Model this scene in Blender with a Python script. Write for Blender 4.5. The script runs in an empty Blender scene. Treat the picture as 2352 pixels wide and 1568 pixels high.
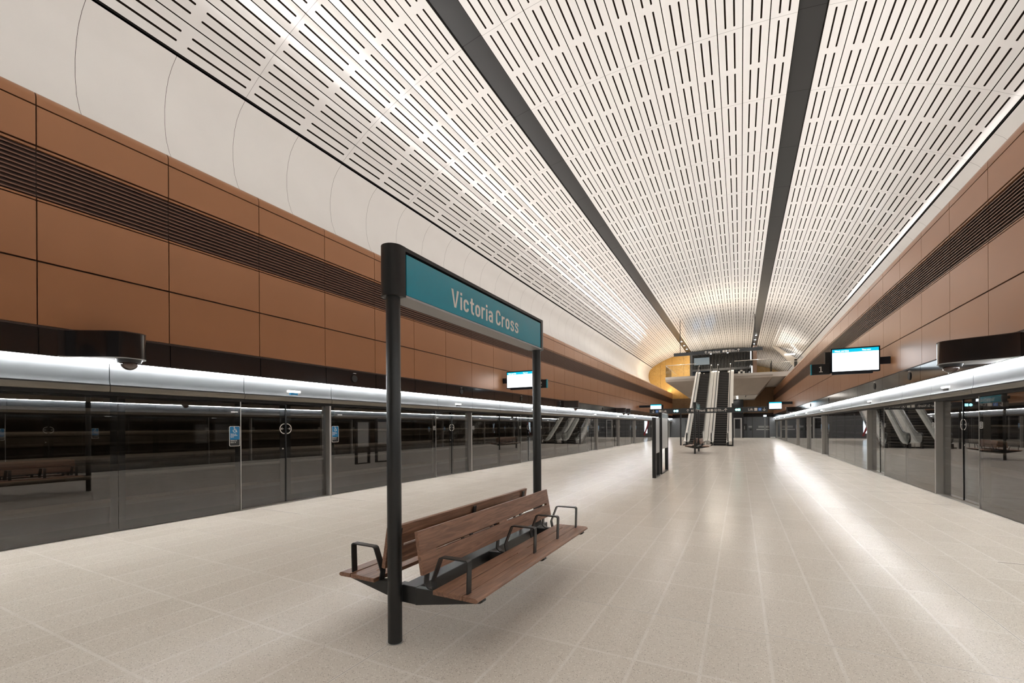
import bpy, bmesh, math, random
from mathutils import Vector, Matrix
random.seed(7)
SC = bpy.context.scene
COL = SC.collection
PI = math.pi

# ------------------------------------------------------------------ materials
def new_mat(name):
    m = bpy.data.materials.new(name); m.use_nodes = True
    nt = m.node_tree; b = nt.nodes['Principled BSDF']
    return m, nt, b

def mat(name, col, rough=.5, metal=0., spec=.5, noise=0., nscale=6., bump=0., bscale=60., coat=0., stretch=None):
    m, nt, b = new_mat(name)
    b.inputs['Base Color'].default_value = (*col, 1)
    b.inputs['Roughness'].default_value = rough
    b.inputs['Metallic'].default_value = metal
    b.inputs['Specular IOR Level'].default_value = spec
    if coat: b.inputs['Coat Weight'].default_value = coat; b.inputs['Coat Roughness'].default_value = .08
    N, L = nt.nodes, nt.links
    if noise or bump:
        tc = N.new('ShaderNodeTexCoord'); mp = N.new('ShaderNodeMapping')
        L.new(tc.outputs['Object'], mp.inputs['Vector'])
        if stretch: mp.inputs['Scale'].default_value = stretch
    if noise:
        n = N.new('ShaderNodeTexNoise'); n.inputs['Scale'].default_value = nscale; n.inputs['Detail'].default_value = 5
        L.new(mp.outputs[0], n.inputs['Vector'])
        mx = N.new('ShaderNodeMix'); mx.data_type = 'RGBA'
        mx.inputs[6].default_value = (*[c*(1-noise) for c in col], 1)
        mx.inputs[7].default_value = (*[min(1, c*(1+noise)) for c in col], 1)
        L.new(n.outputs['Fac'], mx.inputs[0]); L.new(mx.outputs[2], b.inputs['Base Color'])
    if bump:
        n2 = N.new('ShaderNodeTexNoise'); n2.inputs['Scale'].default_value = bscale
        L.new(mp.outputs[0], n2.inputs['Vector'])
        bp = N.new('ShaderNodeBump'); bp.inputs['Strength'].default_value = bump; bp.inputs['Distance'].default_value = .01
        L.new(n2.outputs['Fac'], bp.inputs['Height']); L.new(bp.outputs[0], b.inputs['Normal'])
    return m

def emit(name, col, strength):
    m, nt, b = new_mat(name)
    b.inputs['Base Color'].default_value = (*[min(c, .05) for c in col], 1)
    b.inputs['Emission Color'].default_value = (*col, 1)
    b.inputs['Emission Strength'].default_value = strength
    return m

def math_node(nt, op, a, b=None, c=None):
    n = nt.nodes.new('ShaderNodeMath'); n.operation = op
    for i, v in enumerate((a, b, c)):
        if v is None: continue
        if isinstance(v, (int, float)): n.inputs[i].default_value = v
        else: nt.links.new(v, n.inputs[i])
    return n.outputs[0]

def sstep(nt, v, lo, hi):
    n = nt.nodes.new('ShaderNodeMapRange'); n.interpolation_type = 'SMOOTHSTEP'
    nt.links.new(v, n.inputs[0]); n.inputs[1].default_value = lo; n.inputs[2].default_value = hi
    return n.outputs[0]

def mixc(nt, fac, a, b):
    n = nt.nodes.new('ShaderNodeMix'); n.data_type = 'RGBA'
    if isinstance(fac, (int, float)): n.inputs[0].default_value = fac
    else: nt.links.new(fac, n.inputs[0])
    for i, v in ((6, a), (7, b)):
        if isinstance(v, tuple): n.inputs[i].default_value = (*v, 1) if len(v) == 3 else v
        else: nt.links.new(v, n.inputs[i])
    return n.outputs[2]

def ceiling_mat():
    m, nt, b = new_mat('slotted_white_ceiling_panel'); N, L = nt.nodes, nt.links
    uv = N.new('ShaderNodeUVMap'); uv.uv_map = 'UVMap'
    sp = N.new('ShaderNodeSeparateXYZ'); L.new(uv.outputs[0], sp.inputs[0])
    u, v = sp.outputs[0], sp.outputs[1]
    CW, P = .64, 1.59
    fu = math_node(nt, 'FRACT', u); fv = math_node(nt, 'FRACT', v)
    dv = math_node(nt, 'MULTIPLY', math_node(nt, 'ABSOLUTE', math_node(nt, 'SUBTRACT', fv, .5)), P)
    dv = math_node(nt, 'MAXIMUM', math_node(nt, 'SUBTRACT', dv, P*.5-.13), 0.)
    du = math_node(nt, 'ABSOLUTE', math_node(nt, 'SUBTRACT', math_node(nt, 'ABSOLUTE', math_node(nt, 'SUBTRACT', fu, .5)), .17))
    du = math_node(nt, 'MULTIPLY', du, CW)
    d = math_node(nt, 'SQRT', math_node(nt, 'ADD', math_node(nt, 'MULTIPLY', du, du), math_node(nt, 'MULTIPLY', dv, dv)))
    slot = math_node(nt, 'LESS_THAN', d, .0225)
    ej = math_node(nt, 'MULTIPLY', math_node(nt, 'SUBTRACT', .5, math_node(nt, 'ABSOLUTE', math_node(nt, 'SUBTRACT', fu, .5))), CW)
    joint = math_node(nt, 'LESS_THAN', ej, .0125)
    f2 = math_node(nt, 'FRACT', math_node(nt, 'MULTIPLY', v, .5))
    et = math_node(nt, 'MULTIPLY', math_node(nt, 'SUBTRACT', .5, math_node(nt, 'ABSOLUTE', math_node(nt, 'SUBTRACT', f2, .5))), 2*P)
    tj = math_node(nt, 'MULTIPLY', math_node(nt, 'LESS_THAN', et, .005), .55)
    dark = math_node(nt, 'MAXIMUM', math_node(nt, 'MAXIMUM', slot, joint), tj)
    c = mixc(nt, dark, (.81, .79, .77), (.012, .008, .006))
    L.new(c, b.inputs['Base Color'])
    b.inputs['Roughness'].default_value = .14
    L.new(math_node(nt, 'SUBTRACT', .55, math_node(nt, 'MULTIPLY', dark, .55)), b.inputs['Specular IOR Level'])
    tc = N.new('ShaderNodeTexCoord'); mp = N.new('ShaderNodeMapping'); mp.inputs['Scale'].default_value = (1, .7, 1)
    L.new(tc.outputs['Object'], mp.inputs[0])
    n = N.new('ShaderNodeTexNoise'); n.inputs['Scale'].default_value = 1.3; n.inputs['Detail'].default_value = 1
    L.new(mp.outputs[0], n.inputs['Vector'])
    bp = N.new('ShaderNodeBump'); bp.inputs['Strength'].default_value = .5; bp.inputs['Distance'].default_value = .012
    L.new(n.outputs['Fac'], bp.inputs['Height']); L.new(bp.outputs[0], b.inputs['Normal'])
    return m

def floor_mat():
    m, nt, b = new_mat('terrazzo_paving'); N, L = nt.nodes, nt.links
    tc = N.new('ShaderNodeTexCoord'); sp = N.new('ShaderNodeSeparateXYZ'); L.new(tc.outputs['Object'], sp.inputs[0])
    x, y = sp.outputs[0], sp.outputs[1]
    def line(c, off, per, w):
        f = math_node(nt, 'FRACT', math_node(nt, 'DIVIDE', math_node(nt, 'SUBTRACT', c, off), per))
        e = math_node(nt, 'MULTIPLY', math_node(nt, 'SUBTRACT', .5, math_node(nt, 'ABSOLUTE', math_node(nt, 'SUBTRACT', f, .5))), per)
        return e
    wob = N.new('ShaderNodeTexNoise'); wob.inputs['Scale'].default_value = 3.
    L.new(tc.outputs['Object'], wob.inputs['Vector'])
    def soft(e, w):   # 1 on the line, 0 off
        return math_node(nt, 'SUBTRACT', 1., sstep(nt, e, w*.4, w))
    lx = soft(line(x, .015, .4275, 0), .016); ly = soft(line(y, 4.02, .85, 0), .016)
    light = math_node(nt, 'MULTIPLY', math_node(nt, 'MAXIMUM', lx, ly), math_node(nt, 'MULTIPLY', wob.outputs['Fac'], .62))
    dx = math_node(nt, 'LESS_THAN', line(x, .015, 4.275, 0), .0025); dy = math_node(nt, 'LESS_THAN', line(y, 4.02, 8.5, 0), .0025)
    dark = math_node(nt, 'MAXIMUM', dx, dy)
    # tile tone
    bx = math_node(nt, 'FLOOR', math_node(nt, 'DIVIDE', math_node(nt, 'SUBTRACT', x, .015), .4275))
    by = math_node(nt, 'FLOOR', math_node(nt, 'DIVIDE', math_node(nt, 'SUBTRACT', y, 4.02), .85))
    cb = N.new('ShaderNodeCombineXYZ'); L.new(bx, cb.inputs[0]); L.new(by, cb.inputs[1])
    wn = N.new('ShaderNodeTexWhiteNoise'); wn.noise_dimensions = '2D'; L.new(cb.outputs[0], wn.inputs['Vector'])
    base = mixc(nt, wn.outputs['Value'], (.64, .58, .505), (.685, .625, .55))
    n1 = N.new('ShaderNodeTexNoise'); n1.inputs['Scale'].default_value = .55; n1.inputs['Detail'].default_value = 4; L.new(tc.outputs['Object'], n1.inputs['Vector'])
    base = mixc(nt, math_node(nt, 'MULTIPLY', n1.outputs['Fac'], .25), base, (.72, .67, .60))
    vo = N.new('ShaderNodeTexVoronoi'); vo.inputs['Scale'].default_value = 95.; L.new(tc.outputs['Object'], vo.inputs['Vector'])
    sepc = N.new('ShaderNodeSeparateColor'); L.new(vo.outputs['Color'], sepc.inputs[0])
    near = math_node(nt, 'LESS_THAN', vo.outputs['Distance'], .36)
    s1 = math_node(nt, 'MULTIPLY', near, math_node(nt, 'GREATER_THAN', sepc.outputs[0], .74))
    s2 = math_node(nt, 'MULTIPLY', near, math_node(nt, 'LESS_THAN', sepc.outputs[0], .22))
    base = mixc(nt, math_node(nt, 'MULTIPLY', s1, .7), base, (.90, .86, .79))
    base = mixc(nt, math_node(nt, 'MULTIPLY', s2, .6), base, (.24, .20, .17))
    vo2 = N.new('ShaderNodeTexVoronoi'); vo2.inputs['Scale'].default_value = 38.; L.new(tc.outputs['Object'], vo2.inputs['Vector'])
    sc2 = N.new('ShaderNodeSeparateColor'); L.new(vo2.outputs['Color'], sc2.inputs[0])
    s3 = math_node(nt, 'MULTIPLY', math_node(nt, 'LESS_THAN', vo2.outputs['Distance'], .25), math_node(nt, 'GREATER_THAN', sc2.outputs[1], .9))
    base = mixc(nt, math_node(nt, 'MULTIPLY', s3, .6), base, (.78, .73, .66))
    base = mixc(nt, light, base, (.86, .82, .77))
    base = mixc(nt, math_node(nt, 'MULTIPLY', dark, .6), base, (.12, .10, .09))
    L.new(base, b.inputs['Base Color'])
    r = N.new('ShaderNodeTexNoise'); r.inputs['Scale'].default_value = 2.2; r.inputs['Detail'].default_value = 3; L.new(tc.outputs['Object'], r.inputs['Vector'])
    mr = N.new('ShaderNodeMapRange'); L.new(r.outputs['Fac'], mr.inputs[0]); mr.inputs[3].default_value = .15; mr.inputs[4].default_value = .26
    L.new(mr.outputs[0], b.inputs['Roughness'])
    b.inputs['Specular IOR Level'].default_value = .022
    n3 = N.new('ShaderNodeTexNoise'); n3.inputs['Scale'].default_value = 3.2; n3.inputs['Detail'].default_value = 2; L.new(tc.outputs['Object'], n3.inputs['Vector'])
    bp = N.new('ShaderNodeBump'); bp.inputs['Strength'].default_value = .85; bp.inputs['Distance'].default_value = .004
    L.new(n3.outputs['Fac'], bp.inputs['Height']); L.new(bp.outputs[0], b.inputs['Normal'])
    return m

def glass_mat(name, tint, r0=.07):
    m = bpy.data.materials.new(name); m.use_nodes = True; nt = m.node_tree; N, L = nt.nodes, nt.links
    N.remove(N['Principled BSDF']); out = N['Material Output']
    lw = N.new('ShaderNodeLayerWeight'); lw.inputs[0].default_value = .5
    p5 = math_node(nt, 'POWER', lw.outputs['Facing'], 4.)
    fr_out = math_node(nt, 'ADD', r0, math_node(nt, 'MULTIPLY', p5, 1-r0))
    tr = N.new('ShaderNodeBsdfTransparent'); tr.inputs[0].default_value = (*tint, 1)
    gl = N.new('ShaderNodeBsdfGlossy'); gl.inputs['Roughness'].default_value = .0; gl.inputs[0].default_value = (.95, .97, 1, 1)
    mx = N.new('ShaderNodeMixShader'); L.new(fr_out, mx.inputs[0]); L.new(tr.outputs[0], mx.inputs[1]); L.new(gl.outputs[0], mx.inputs[2])
    L.new(mx.outputs[0], out.inputs[0])
    return m

def wood_mat():
    m, nt, b = new_mat('oiled_hardwood'); N, L = nt.nodes, nt.links
    tc = N.new('ShaderNodeTexCoord'); mp = N.new('ShaderNodeMapping'); mp.inputs['Scale'].default_value = (14, 1.1, 14); L.new(tc.outputs['Object'], mp.inputs[0])
    n = N.new('ShaderNodeTexNoise'); n.inputs['Scale'].default_value = 2.6; n.inputs['Detail'].default_value = 7; n.inputs['Distortion'].default_value = 1.2; L.new(mp.outputs[0], n.inputs['Vector'])
    c = mixc(nt, sstep(nt, n.outputs['Fac'], .3, .7), (.15, .070, .038), (.32, .16, .095))
    n2 = N.new('ShaderNodeTexNoise'); n2.inputs['Scale'].default_value = 1.2; L.new(tc.outputs['Object'], n2.inputs['Vector'])
    c = mixc(nt, math_node(nt, 'MULTIPLY', n2.outputs['Fac'], .4), c, (.27, .155, .10))
    L.new(c, b.inputs['Base Color']); b.inputs['Roughness'].default_value = .42
    return m

def gold_mat(name, c0, c1):
    m, nt, b = new_mat(name); N, L = nt.nodes, nt.links
    tc = N.new('ShaderNodeTexCoord'); sp = N.new('ShaderNodeSeparateXYZ'); L.new(tc.outputs['Object'], sp.inputs[0])
    n = N.new('ShaderNodeTexNoise'); n.inputs['Scale'].default_value = .33; n.inputs['Detail'].default_value = 6; n.inputs['Roughness'].default_value = .7; L.new(tc.outputs['Object'], n.inputs['Vector'])
    base = mixc(nt, sstep(nt, n.outputs['Fac'], .35, .65), c0, c1)
    vo = N.new('ShaderNodeTexVoronoi'); vo.inputs['Scale'].default_value = 13.; L.new(tc.outputs['Object'], vo.inputs['Vector'])
    k = math_node(nt, 'GREATER_THAN', n.outputs['Fac'], .46)
    dots = math_node(nt, 'MULTIPLY', math_node(nt, 'LESS_THAN', vo.outputs['Distance'], .38), k)
    base = mixc(nt, math_node(nt, 'MULTIPLY', dots, .45), base, (.03, .015, .005))
    f = math_node(nt, 'FRACT', math_node(nt, 'DIVIDE', sp.outputs[0], 1.6))
    j = math_node(nt, 'LESS_THAN', f, .02)
    base = mixc(nt, math_node(nt, 'MULTIPLY', j, .6), base, (.03, .02, .01))
    L.new(base, b.inputs['Base Color']); b.inputs['Roughness'].default_value = .42; b.inputs['Metallic'].default_value = .35
    return m

M = {}
M['floor'] = floor_mat()
M['ceil'] = ceiling_mat()
M['cove'] = mat('white_cove_panel', (.735, .71, .68), .38, noise=.05, nscale=1.1)
M['copper'] = mat('copper_wall_panel', (.335, .148, .064), .34, metal=.25, noise=.05, nscale=1.5, bump=.04, bscale=160)
M['copper_dark'] = mat('copper_joint_recess', (.045, .020, .012), .6)
M['louvre'] = mat('brown_louvre_blade', (.19, .095, .06), .4, metal=.3)
M['recess'] = mat('black_recess', (.006, .0045, .004), .8)
M['strip'] = mat('charcoal_ceiling_strip', (.036, .037, .038), .32, metal=.3)
M['band'] = mat('black_gloss_fascia_panel', (.014, .012, .012), .16, metal=.2, coat=.4)
M['soffit'] = mat('pale_metal_soffit', (.36, .36, .36), .45, metal=.2)
M['fascia'] = mat('grey_metal_fascia', (.070, .073, .076), .42, metal=.0, spec=.3, noise=.05, nscale=2, stretch=(1, .15, 6))
M['fascia_low'] = mat('bronze_metal_trim', (.20, .18, .15), .35, metal=.5)
M['silver'] = mat('brushed_aluminium', (.62, .60, .57), .33, metal=.75)
M['steel'] = mat('stainless_steel', (.70, .67, .62), .25, metal=.9)
M['cladding'] = mat('pale_escalator_cladding', (.86, .82, .76), .35, metal=.1)
M['frit'] = mat('black_glass_border', (.010, .010, .011), .2)
M['frit2'] = mat('dark_grey_glass_border', (.030, .030, .031), .25)
M['glass'] = glass_mat('tinted_screen_glass', (.70, .68, .65), .14)
M['clear'] = glass_mat('clear_balustrade_glass', (.90, .92, .91), .04)
M['tunnel'] = mat('dark_tunnel_concrete', (.10, .078, .062), .8, noise=.5, nscale=2.5)
M['tunnel_pipe'] = mat('tunnel_services_pipe', (.22, .185, .155), .5)
M['track'] = mat('track_slab', (.05, .046, .042), .85, noise=.3, nscale=3)
M['charcoal'] = mat('charcoal_powder_coat', (.028, .028, .027), .36, metal=.4, noise=.1, nscale=20)
M['black'] = mat('satin_black', (.010, .010, .011), .4)
M['navy'] = mat('navy_metal_housing', (.010, .016, .026), .35, metal=.2)
M['teal'] = mat('teal_enamel_sign', (.02, .275, .37), .27, coat=.3)
M['ivory'] = mat('ivory_sign_lettering', (.78, .74, .68), .5)
M['wood'] = wood_mat()
M['white'] = mat('white_plastic', (.8, .8, .78), .4)
M['blue'] = mat('blue_sticker', (.01, .19, .42), .35)
M['sticker_black'] = mat('black_sticker', (.015, .015, .016), .35)
M['signblue'] = mat('blue_pictogram', (.05, .22, .70), .4)
M['signbar'] = mat('dark_grey_sign_bar', (.030, .034, .037), .4)
M['poster'] = mat('blank_white_poster', (.62, .62, .60), .3)
M['concrete'] = mat('fair_faced_concrete', (.48, .42, .36), .7, noise=.14, nscale=.9)
M['concrete_pale'] = mat('pale_concrete_edge', (.60, .55, .49), .6, noise=.06, nscale=2)
M['gold'] = gold_mat('perforated_gold_screen', (.50, .28, .07), (.62, .38, .12))
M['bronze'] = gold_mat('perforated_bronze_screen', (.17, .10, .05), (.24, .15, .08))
M['dark_bronze'] = mat('dark_bronze_cladding', (.07, .035, .018), .4, metal=.2)
M['greywall'] = mat('grey_metal_wall_panel', (.085, .087, .09), .4, metal=.3, noise=.04)
M['midgrey'] = mat('mid_grey_door_frame', (.30, .29, .28), .4)
M['soffit_white'] = mat('pale_soffit_panel', (.62, .60, .57), .6)
M['batten'] = mat('dark_ceiling_batten', (.045, .045, .045), .5)
M['rubber'] = mat('black_rubber_handrail', (.012, .011, .011), .3)
M['step'] = mat('dark_step_tread', (.022, .021, .021), .55)
M['riser'] = mat('grooved_step_riser', (.17, .155, .14), .4, metal=.5)
M['red'] = mat('red_painted_metal', (.30, .02, .02), .4)
M['lens'] = mat('smoked_dome_lens', (.06, .035, .028), .08, coat=1.)
M['darkline'] = mat('floor_marking_line', (.17, .145, .125), .4)
# things that give off light
M['linear'] = emit('linear_light_diffuser', (.98, 1., 1.), 98)
M['cove_l'] = emit('cove_uplight_diffuser', (1., .965, .93), 9)
M['ind'] = emit('indicator_lamp', (1., .95, .88), 2.2)
M['dot'] = emit('downlight_lens', (1., .96, .9), 14)
M['screen'] = emit('display_screen_white', (.86, .95, 1.), 1.7)
M['screen_teal'] = emit('display_screen_header', (.0, .38, .55), .9)
M['screen_ink'] = emit('display_screen_faint_text', (.62, .74, .86), 1.3)
M['dot2'] = emit('soft_strip_light', (1., .96, .9), 1.6)
M['exit'] = emit('green_exit_pictogram', (.25, 1., .85), 3.5)
M['exit2'] = emit('cyan_exit_pictogram', (.25, .85, 1.), 3.5)
M['cool'] = emit('cool_white_light_panel', (.75, .9, 1.), 3.)
M['bluewin'] = emit('lit_blue_window', (.10, .32, .60), .9)
M['batlight'] = emit('dim_ceiling_panel_light', (.45, .65, .75), .12)

# ------------------------------------------------------------------ mesh tools
class MB:
    def __init__(s): s.v = []; s.f = []; s.m = []
    def add(s, vs, fs, mi=0):
        o = len(s.v); s.v += [tuple(v) for v in vs]; s.f += [tuple(i+o for i in f) for f in fs]; s.m += [mi]*len(fs); return s
    def box(s, x0, x1, y0, y1, z0, z1, mi=0):
        x0, x1 = min(x0, x1), max(x0, x1); y0, y1 = min(y0, y1), max(y0, y1); z0, z1 = min(z0, z1), max(z0, z1)
        return s.add([(x0,y0,z0),(x1,y0,z0),(x1,y1,z0),(x0,y1,z0),(x0,y0,z1),(x1,y0,z1),(x1,y1,z1),(x0,y1,z1)],
                     [(0,3,2,1),(4,5,6,7),(0,1,5,4),(1,2,6,5),(2,3,7,6),(3,0,4,7)], mi)
    def prism(s, pts, a0, a1, axis='y', mi=0, caps=True):
        # closed 2D profile swept along an axis; pts are the other two coordinates in order
        n = len(pts)
        def P(p, a): return {'y': (p[0], a, p[1]), 'x': (a, p[0], p[1]), 'z': (p[0], p[1], a)}[axis]
        vs = [P(p, a0) for p in pts]+[P(p, a1) for p in pts]
        fs = [(i, (i+1) % n, n+(i+1) % n, n+i) for i in range(n)]
        if caps: fs += [tuple(range(n))[::-1], tuple(range(n, 2*n))]
        return s.add(vs, fs, mi)
    def sheet(s, pts, a0, a1, mi=0):     # open profile (x,z) swept along y
        n = len(pts); vs = [(p[0], a0, p[1]) for p in pts]+[(p[0], a1, p[1]) for p in pts]
        return s.add(vs, [(i, i+1, n+i+1, n+i) for i in range(n-1)], mi)
    def cyl(s, p0, p1, r, n=20, r1=None, mi=0):
        p0, p1 = Vector(p0), Vector(p1); d = (p1-p0).normalized(); a = d.orthogonal().normalized(); b = d.cross(a); r1 = r if r1 is None else r1
        vs = [p0+(a*math.cos(t)+b*math.sin(t))*r for t in [2*PI*i/n for i in range(n)]]+[p1+(a*math.cos(t)+b*math.sin(t))*r1 for t in [2*PI*i/n for i in range(n)]]
        return s.add(vs, [(i, (i+1) % n, n+(i+1) % n, n+i) for i in range(n)]+[tuple(range(n))[::-1], tuple(range(n, 2*n))], mi)
    def strip(s, path, w, t, side, mi=0):
        # flat bar: path of 3D points, width w along vector side, thickness t across
        side = Vector(side).normalized(); pts = [Vector(p) for p in path]; rings = []
        for i, p in enumerate(pts):
            d = (pts[min(i+1, len(pts)-1)]-pts[max(i-1, 0)]).normalized(); nrm = d.cross(side).normalized()
            k = 1.
            if 0 < i < len(pts)-1:
                d1 = (pts[i]-pts[i-1]).normalized(); k = 1/max(.5, d1.dot(d))
            rings.append([p+side*w/2+nrm*t/2*k, p-side*w/2+nrm*t/2*k, p-side*w/2-nrm*t/2*k, p+side*w/2-nrm*t/2*k])
        vs = [v for r in rings for v in r]; fs = []
        for i in range(len(rings)-1):
            for j in range(4): fs.append((i*4+j, i*4+(j+1) % 4, (i+1)*4+(j+1) % 4, (i+1)*4+j))
        fs += [(3,2,1,0), tuple(len(vs)-4+k for k in range(4))]
        return s.add(vs, fs, mi)
    def dome(s, c, r, n=20, m=6, down=True, mi=0):
        c = Vector(c); vs = []; fs = []
        for i in range(m):
            a = PI/2*i/m
            for j in range(n):
                t = 2*PI*j/n; vs.append(c+Vector((r*math.cos(a)*math.cos(t), r*math.cos(a)*math.sin(t), -r*math.sin(a) if down else r*math.sin(a))))
        vs.append(c+Vector((0, 0, -r if down else r)))
        for i in range(m-1):
            for j in range(n): fs.append((i*n+j, i*n+(j+1) % n, (i+1)*n+(j+1) % n, (i+1)*n+j))
        for j in range(n): fs.append(((m-1)*n+j, (m-1)*n+(j+1) % n, m*n))
        fs.append(tuple(range(n))[::-1])
        return s.add(vs, fs, mi)

def wloc(o):
    v = Vector((0, 0, 0))
    while o is not None: v += o.location; o = o.parent
    return v

def obj(name, mb, mats, parent=None, local=False, smooth=False, bevel=0., kind=None, label=None, autos=False):
    me = bpy.data.meshes.new(name)
    vs = mb.v
    if parent is not None and not local:
        w = wloc(parent); vs = [(v[0]-w.x, v[1]-w.y, v[2]-w.z) for v in vs]
    me.from_pydata(vs, [], mb.f)
    if not isinstance(mats, (list, tuple)): mats = [mats]
    for m in mats: me.materials.append(M[m] if isinstance(m, str) else m)
    me.polygons.foreach_set('material_index', mb.m)
    bm = bmesh.new(); bm.from_mesh(me); bmesh.ops.recalc_face_normals(bm, faces=bm.faces); bm.to_mesh(me); bm.free()
    if smooth:
        for p in me.polygons: p.use_smooth = True
        if autos: me.set_sharp_from_angle(angle=math.radians(35))
    o = bpy.data.objects.new(name, me); COL.objects.link(o)
    if parent is not None: o.parent = parent
    if bevel:
        b = o.modifiers.new('edge', 'BEVEL'); b.width = bevel; b.segments = 2; b.limit_method = 'ANGLE'
    if kind: o['kind'] = kind
    if label: o['label'] = label
    return o

def empty(name, loc, label=None, cat=None, group=None, kind=None):
    o = bpy.data.objects.new(name, None); COL.objects.link(o); o.location = loc; o.empty_display_size = .2
    return tag(o, label, cat, group, kind)

def tag(o, label=None, cat=None, group=None, kind=None):
    if label: o['label'] = label
    if cat: o['category'] = cat
    if group: o['group'] = group
    if kind: o['kind'] = kind
    return o

def copy_tree(o, parent=None):
    c = o.copy(); COL.objects.link(c)
    if parent is not None: c.parent = parent
    for ch in list(o.children): copy_tree(ch, c)
    return c

# flat lettering and pictograms: origin + U (right) + V (up)
def lettering(name, body, size, origin, U, V, m, parent, xs=1., align='LEFT', bold=0., depth=0., fit=None):
    cu = bpy.data.curves.new('t', 'FONT'); cu.body = body; cu.size = size; cu.align_x = align; cu.offset = bold
    cu.resolution_u = 4; cu.extrude = depth
    t = bpy.data.objects.new('t', cu); COL.objects.link(t)
    bpy.context.view_layer.update()
    me = bpy.data.meshes.new_from_object(t.evaluated_get(bpy.context.evaluated_depsgraph_get()))
    bpy.data.objects.remove(t); bpy.data.curves.remove(cu)
    U, V = Vector(U).normalized(), Vector(V).normalized(); Nn = U.cross(V); O = Vector(origin)-wloc(parent)
    if fit:
        xa = min(v.co.x for v in me.vertices); xb = max(v.co.x for v in me.vertices); ya = min(v.co.y for v in me.vertices); yb = max(v.co.y for v in me.vertices)
        for v in me.vertices: v.co.x = (v.co.x-xa)/(xb-xa)*fit[0]; v.co.y = (v.co.y-ya)/(yb-ya)*fit[1]
    for v in me.vertices: v.co = O+U*(v.co.x*xs)+V*v.co.y+Nn*v.co.z
    me.materials.clear(); me.materials.append(M[m])
    o = bpy.data.objects.new(name, me); COL.objects.link(o); o.parent = parent
    return o

def decal(name, polys, origin, U, V, m, parent):
    U, V, O = Vector(U).normalized(), Vector(V).normalized(), Vector(origin)
    mb = MB()
    Nn = U.cross(V)
    for i, p in enumerate(polys): mb.add([O+U*a+V*b+Nn*(6e-5*(i % 13)) for a, b in p], [tuple(range(len(p)))])
    me_o = obj(name, mb, m, parent)
    return me_o

# plain grotesque lettering drawn stroke by stroke (cap height 1)
def crom(pts, n=7):
    out = []
    P = [pts[0]]+list(pts)+[pts[-1]]
    for i in range(1, len(P)-2):
        p0, p1, p2, p3 = [Vector(q) for q in P[i-1:i+3]]
        for k in range(n):
            t = k/n; out.append(.5*((2*p1)+(p2-p0)*t+(2*p0-5*p1+4*p2-p3)*t*t+(3*p1-p0-3*p2+p3)*t**3))
    out.append(Vector(pts[-1])); return out
def ribbon(path, w, closed=False):
    pts = [Vector(p) for p in path]; L, Rr = [], []; n = len(pts)
    for i, p in enumerate(pts):
        a = pts[(i-1) % n] if closed else pts[max(i-1, 0)]; b = pts[(i+1) % n] if closed else pts[min(i+1, n-1)]
        d = (b-a).normalized(); m = Vector((-d.y, d.x))*w/2; L.append(p+m); Rr.append(p-m)
    return [[tuple(L[i]), tuple(Rr[i]), tuple(Rr[(i+1) % n]), tuple(L[(i+1) % n])] for i in range(n if closed else n-1)]
def stad(x0, x1, y0, y1, a0=None, a1=None):
    r = (x1-x0)/2; cx = (x0+x1)/2; t = y1-r; b = y0+r; pts = []
    def arc(cy, A, B, n=10): return [(cx+r*math.cos(math.radians(A+(B-A)*i/n)), cy+r*math.sin(math.radians(A+(B-A)*i/n))) for i in range(n+1)]
    return arc(t, 0, 180)+arc(b, 180, 360)
W_ = .150
def glyph(c):
    h = W_/2; X = .735
    if c == 'V': return [[(0, 1), (.165, 1), (.262, .40), (.31, .16), (.235, 0)], [(.235, 0), (.31, .16), (.385, 0)], [(.385, 0), (.31, .16), (.358, .40), (.455, 1), (.62, 1)]], .62
    if c == 'i': return rect(0, 0, W_, X)+rect(0, .845, W_, 1.), W_
    if c == 'o': return ribbon(stad(h, .48-h, h, X-h), W_, True), .48
    if c == 'c':
        p = stad(h, .47-h, h, X-h); return ribbon([(.47-h, X-.25)]+p+[(.47-h, .25)], W_), .47
    if c == 'C':
        p = stad(h, .53-h, h, 1-h); return ribbon([(.53-h, .70)]+p+[(.53-h, .30)], W_), .53
    if c == 't': return ribbon([(.16, .95), (.16, .24)]+crom([(.165, .2), (.195, .11), (.27, h), (.36, h-.005)])[0:], W_)+rect(0, X-.13, .36, X), .36
    if c == 'r': return rect(0, 0, W_, X)+ribbon(crom([(h, .44), (.13, .60), (.22, X-h-.002), (.35, X-h)]), W_*.95), .35
    if c == 'a': return ribbon(crom([(.075, .53), (.09, .62), (.16, .655), (.25, .66), (.34, .63), (.375, .53), (.375, .4), (.375, .2), (.375, 0)]), W_)+ribbon(crom([(.375, .405), (.26, .41), (.15, .39), (.08, .30), (.08, .17), (.14, .09), (.22, .07), (.31, .10), (.375, .18)]), W_*.9), .45
    if c == 's': return ribbon(crom([(.385, .50), (.36, .61), (.28, .665), (.20, .665), (.12, .63), (.085, .54), (.12, .45), (.21, .39), (.27, .355), (.355, .29), (.385, .19), (.345, .10), (.27, .068), (.18, .068), (.10, .11), (.07, .22)]), W_*.93), .46
    if c == '1': return rect(.17, 0, .35, 1)+[[(.17, 1), (.17, .82), (0, .76), (0, .88)]]+rect(0, 0, .52, .14), .52
    if c == '2': return ribbon(crom([(.08, .70), (.10, .84), (.19, .92), (.30, .925), (.42, .88), (.47, .76), (.43, .62), (.30, .43), (.17, .26), (.09, .10)]), W_)+rect(0.01, 0, .55, .15), .55
    return [], .22
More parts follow.
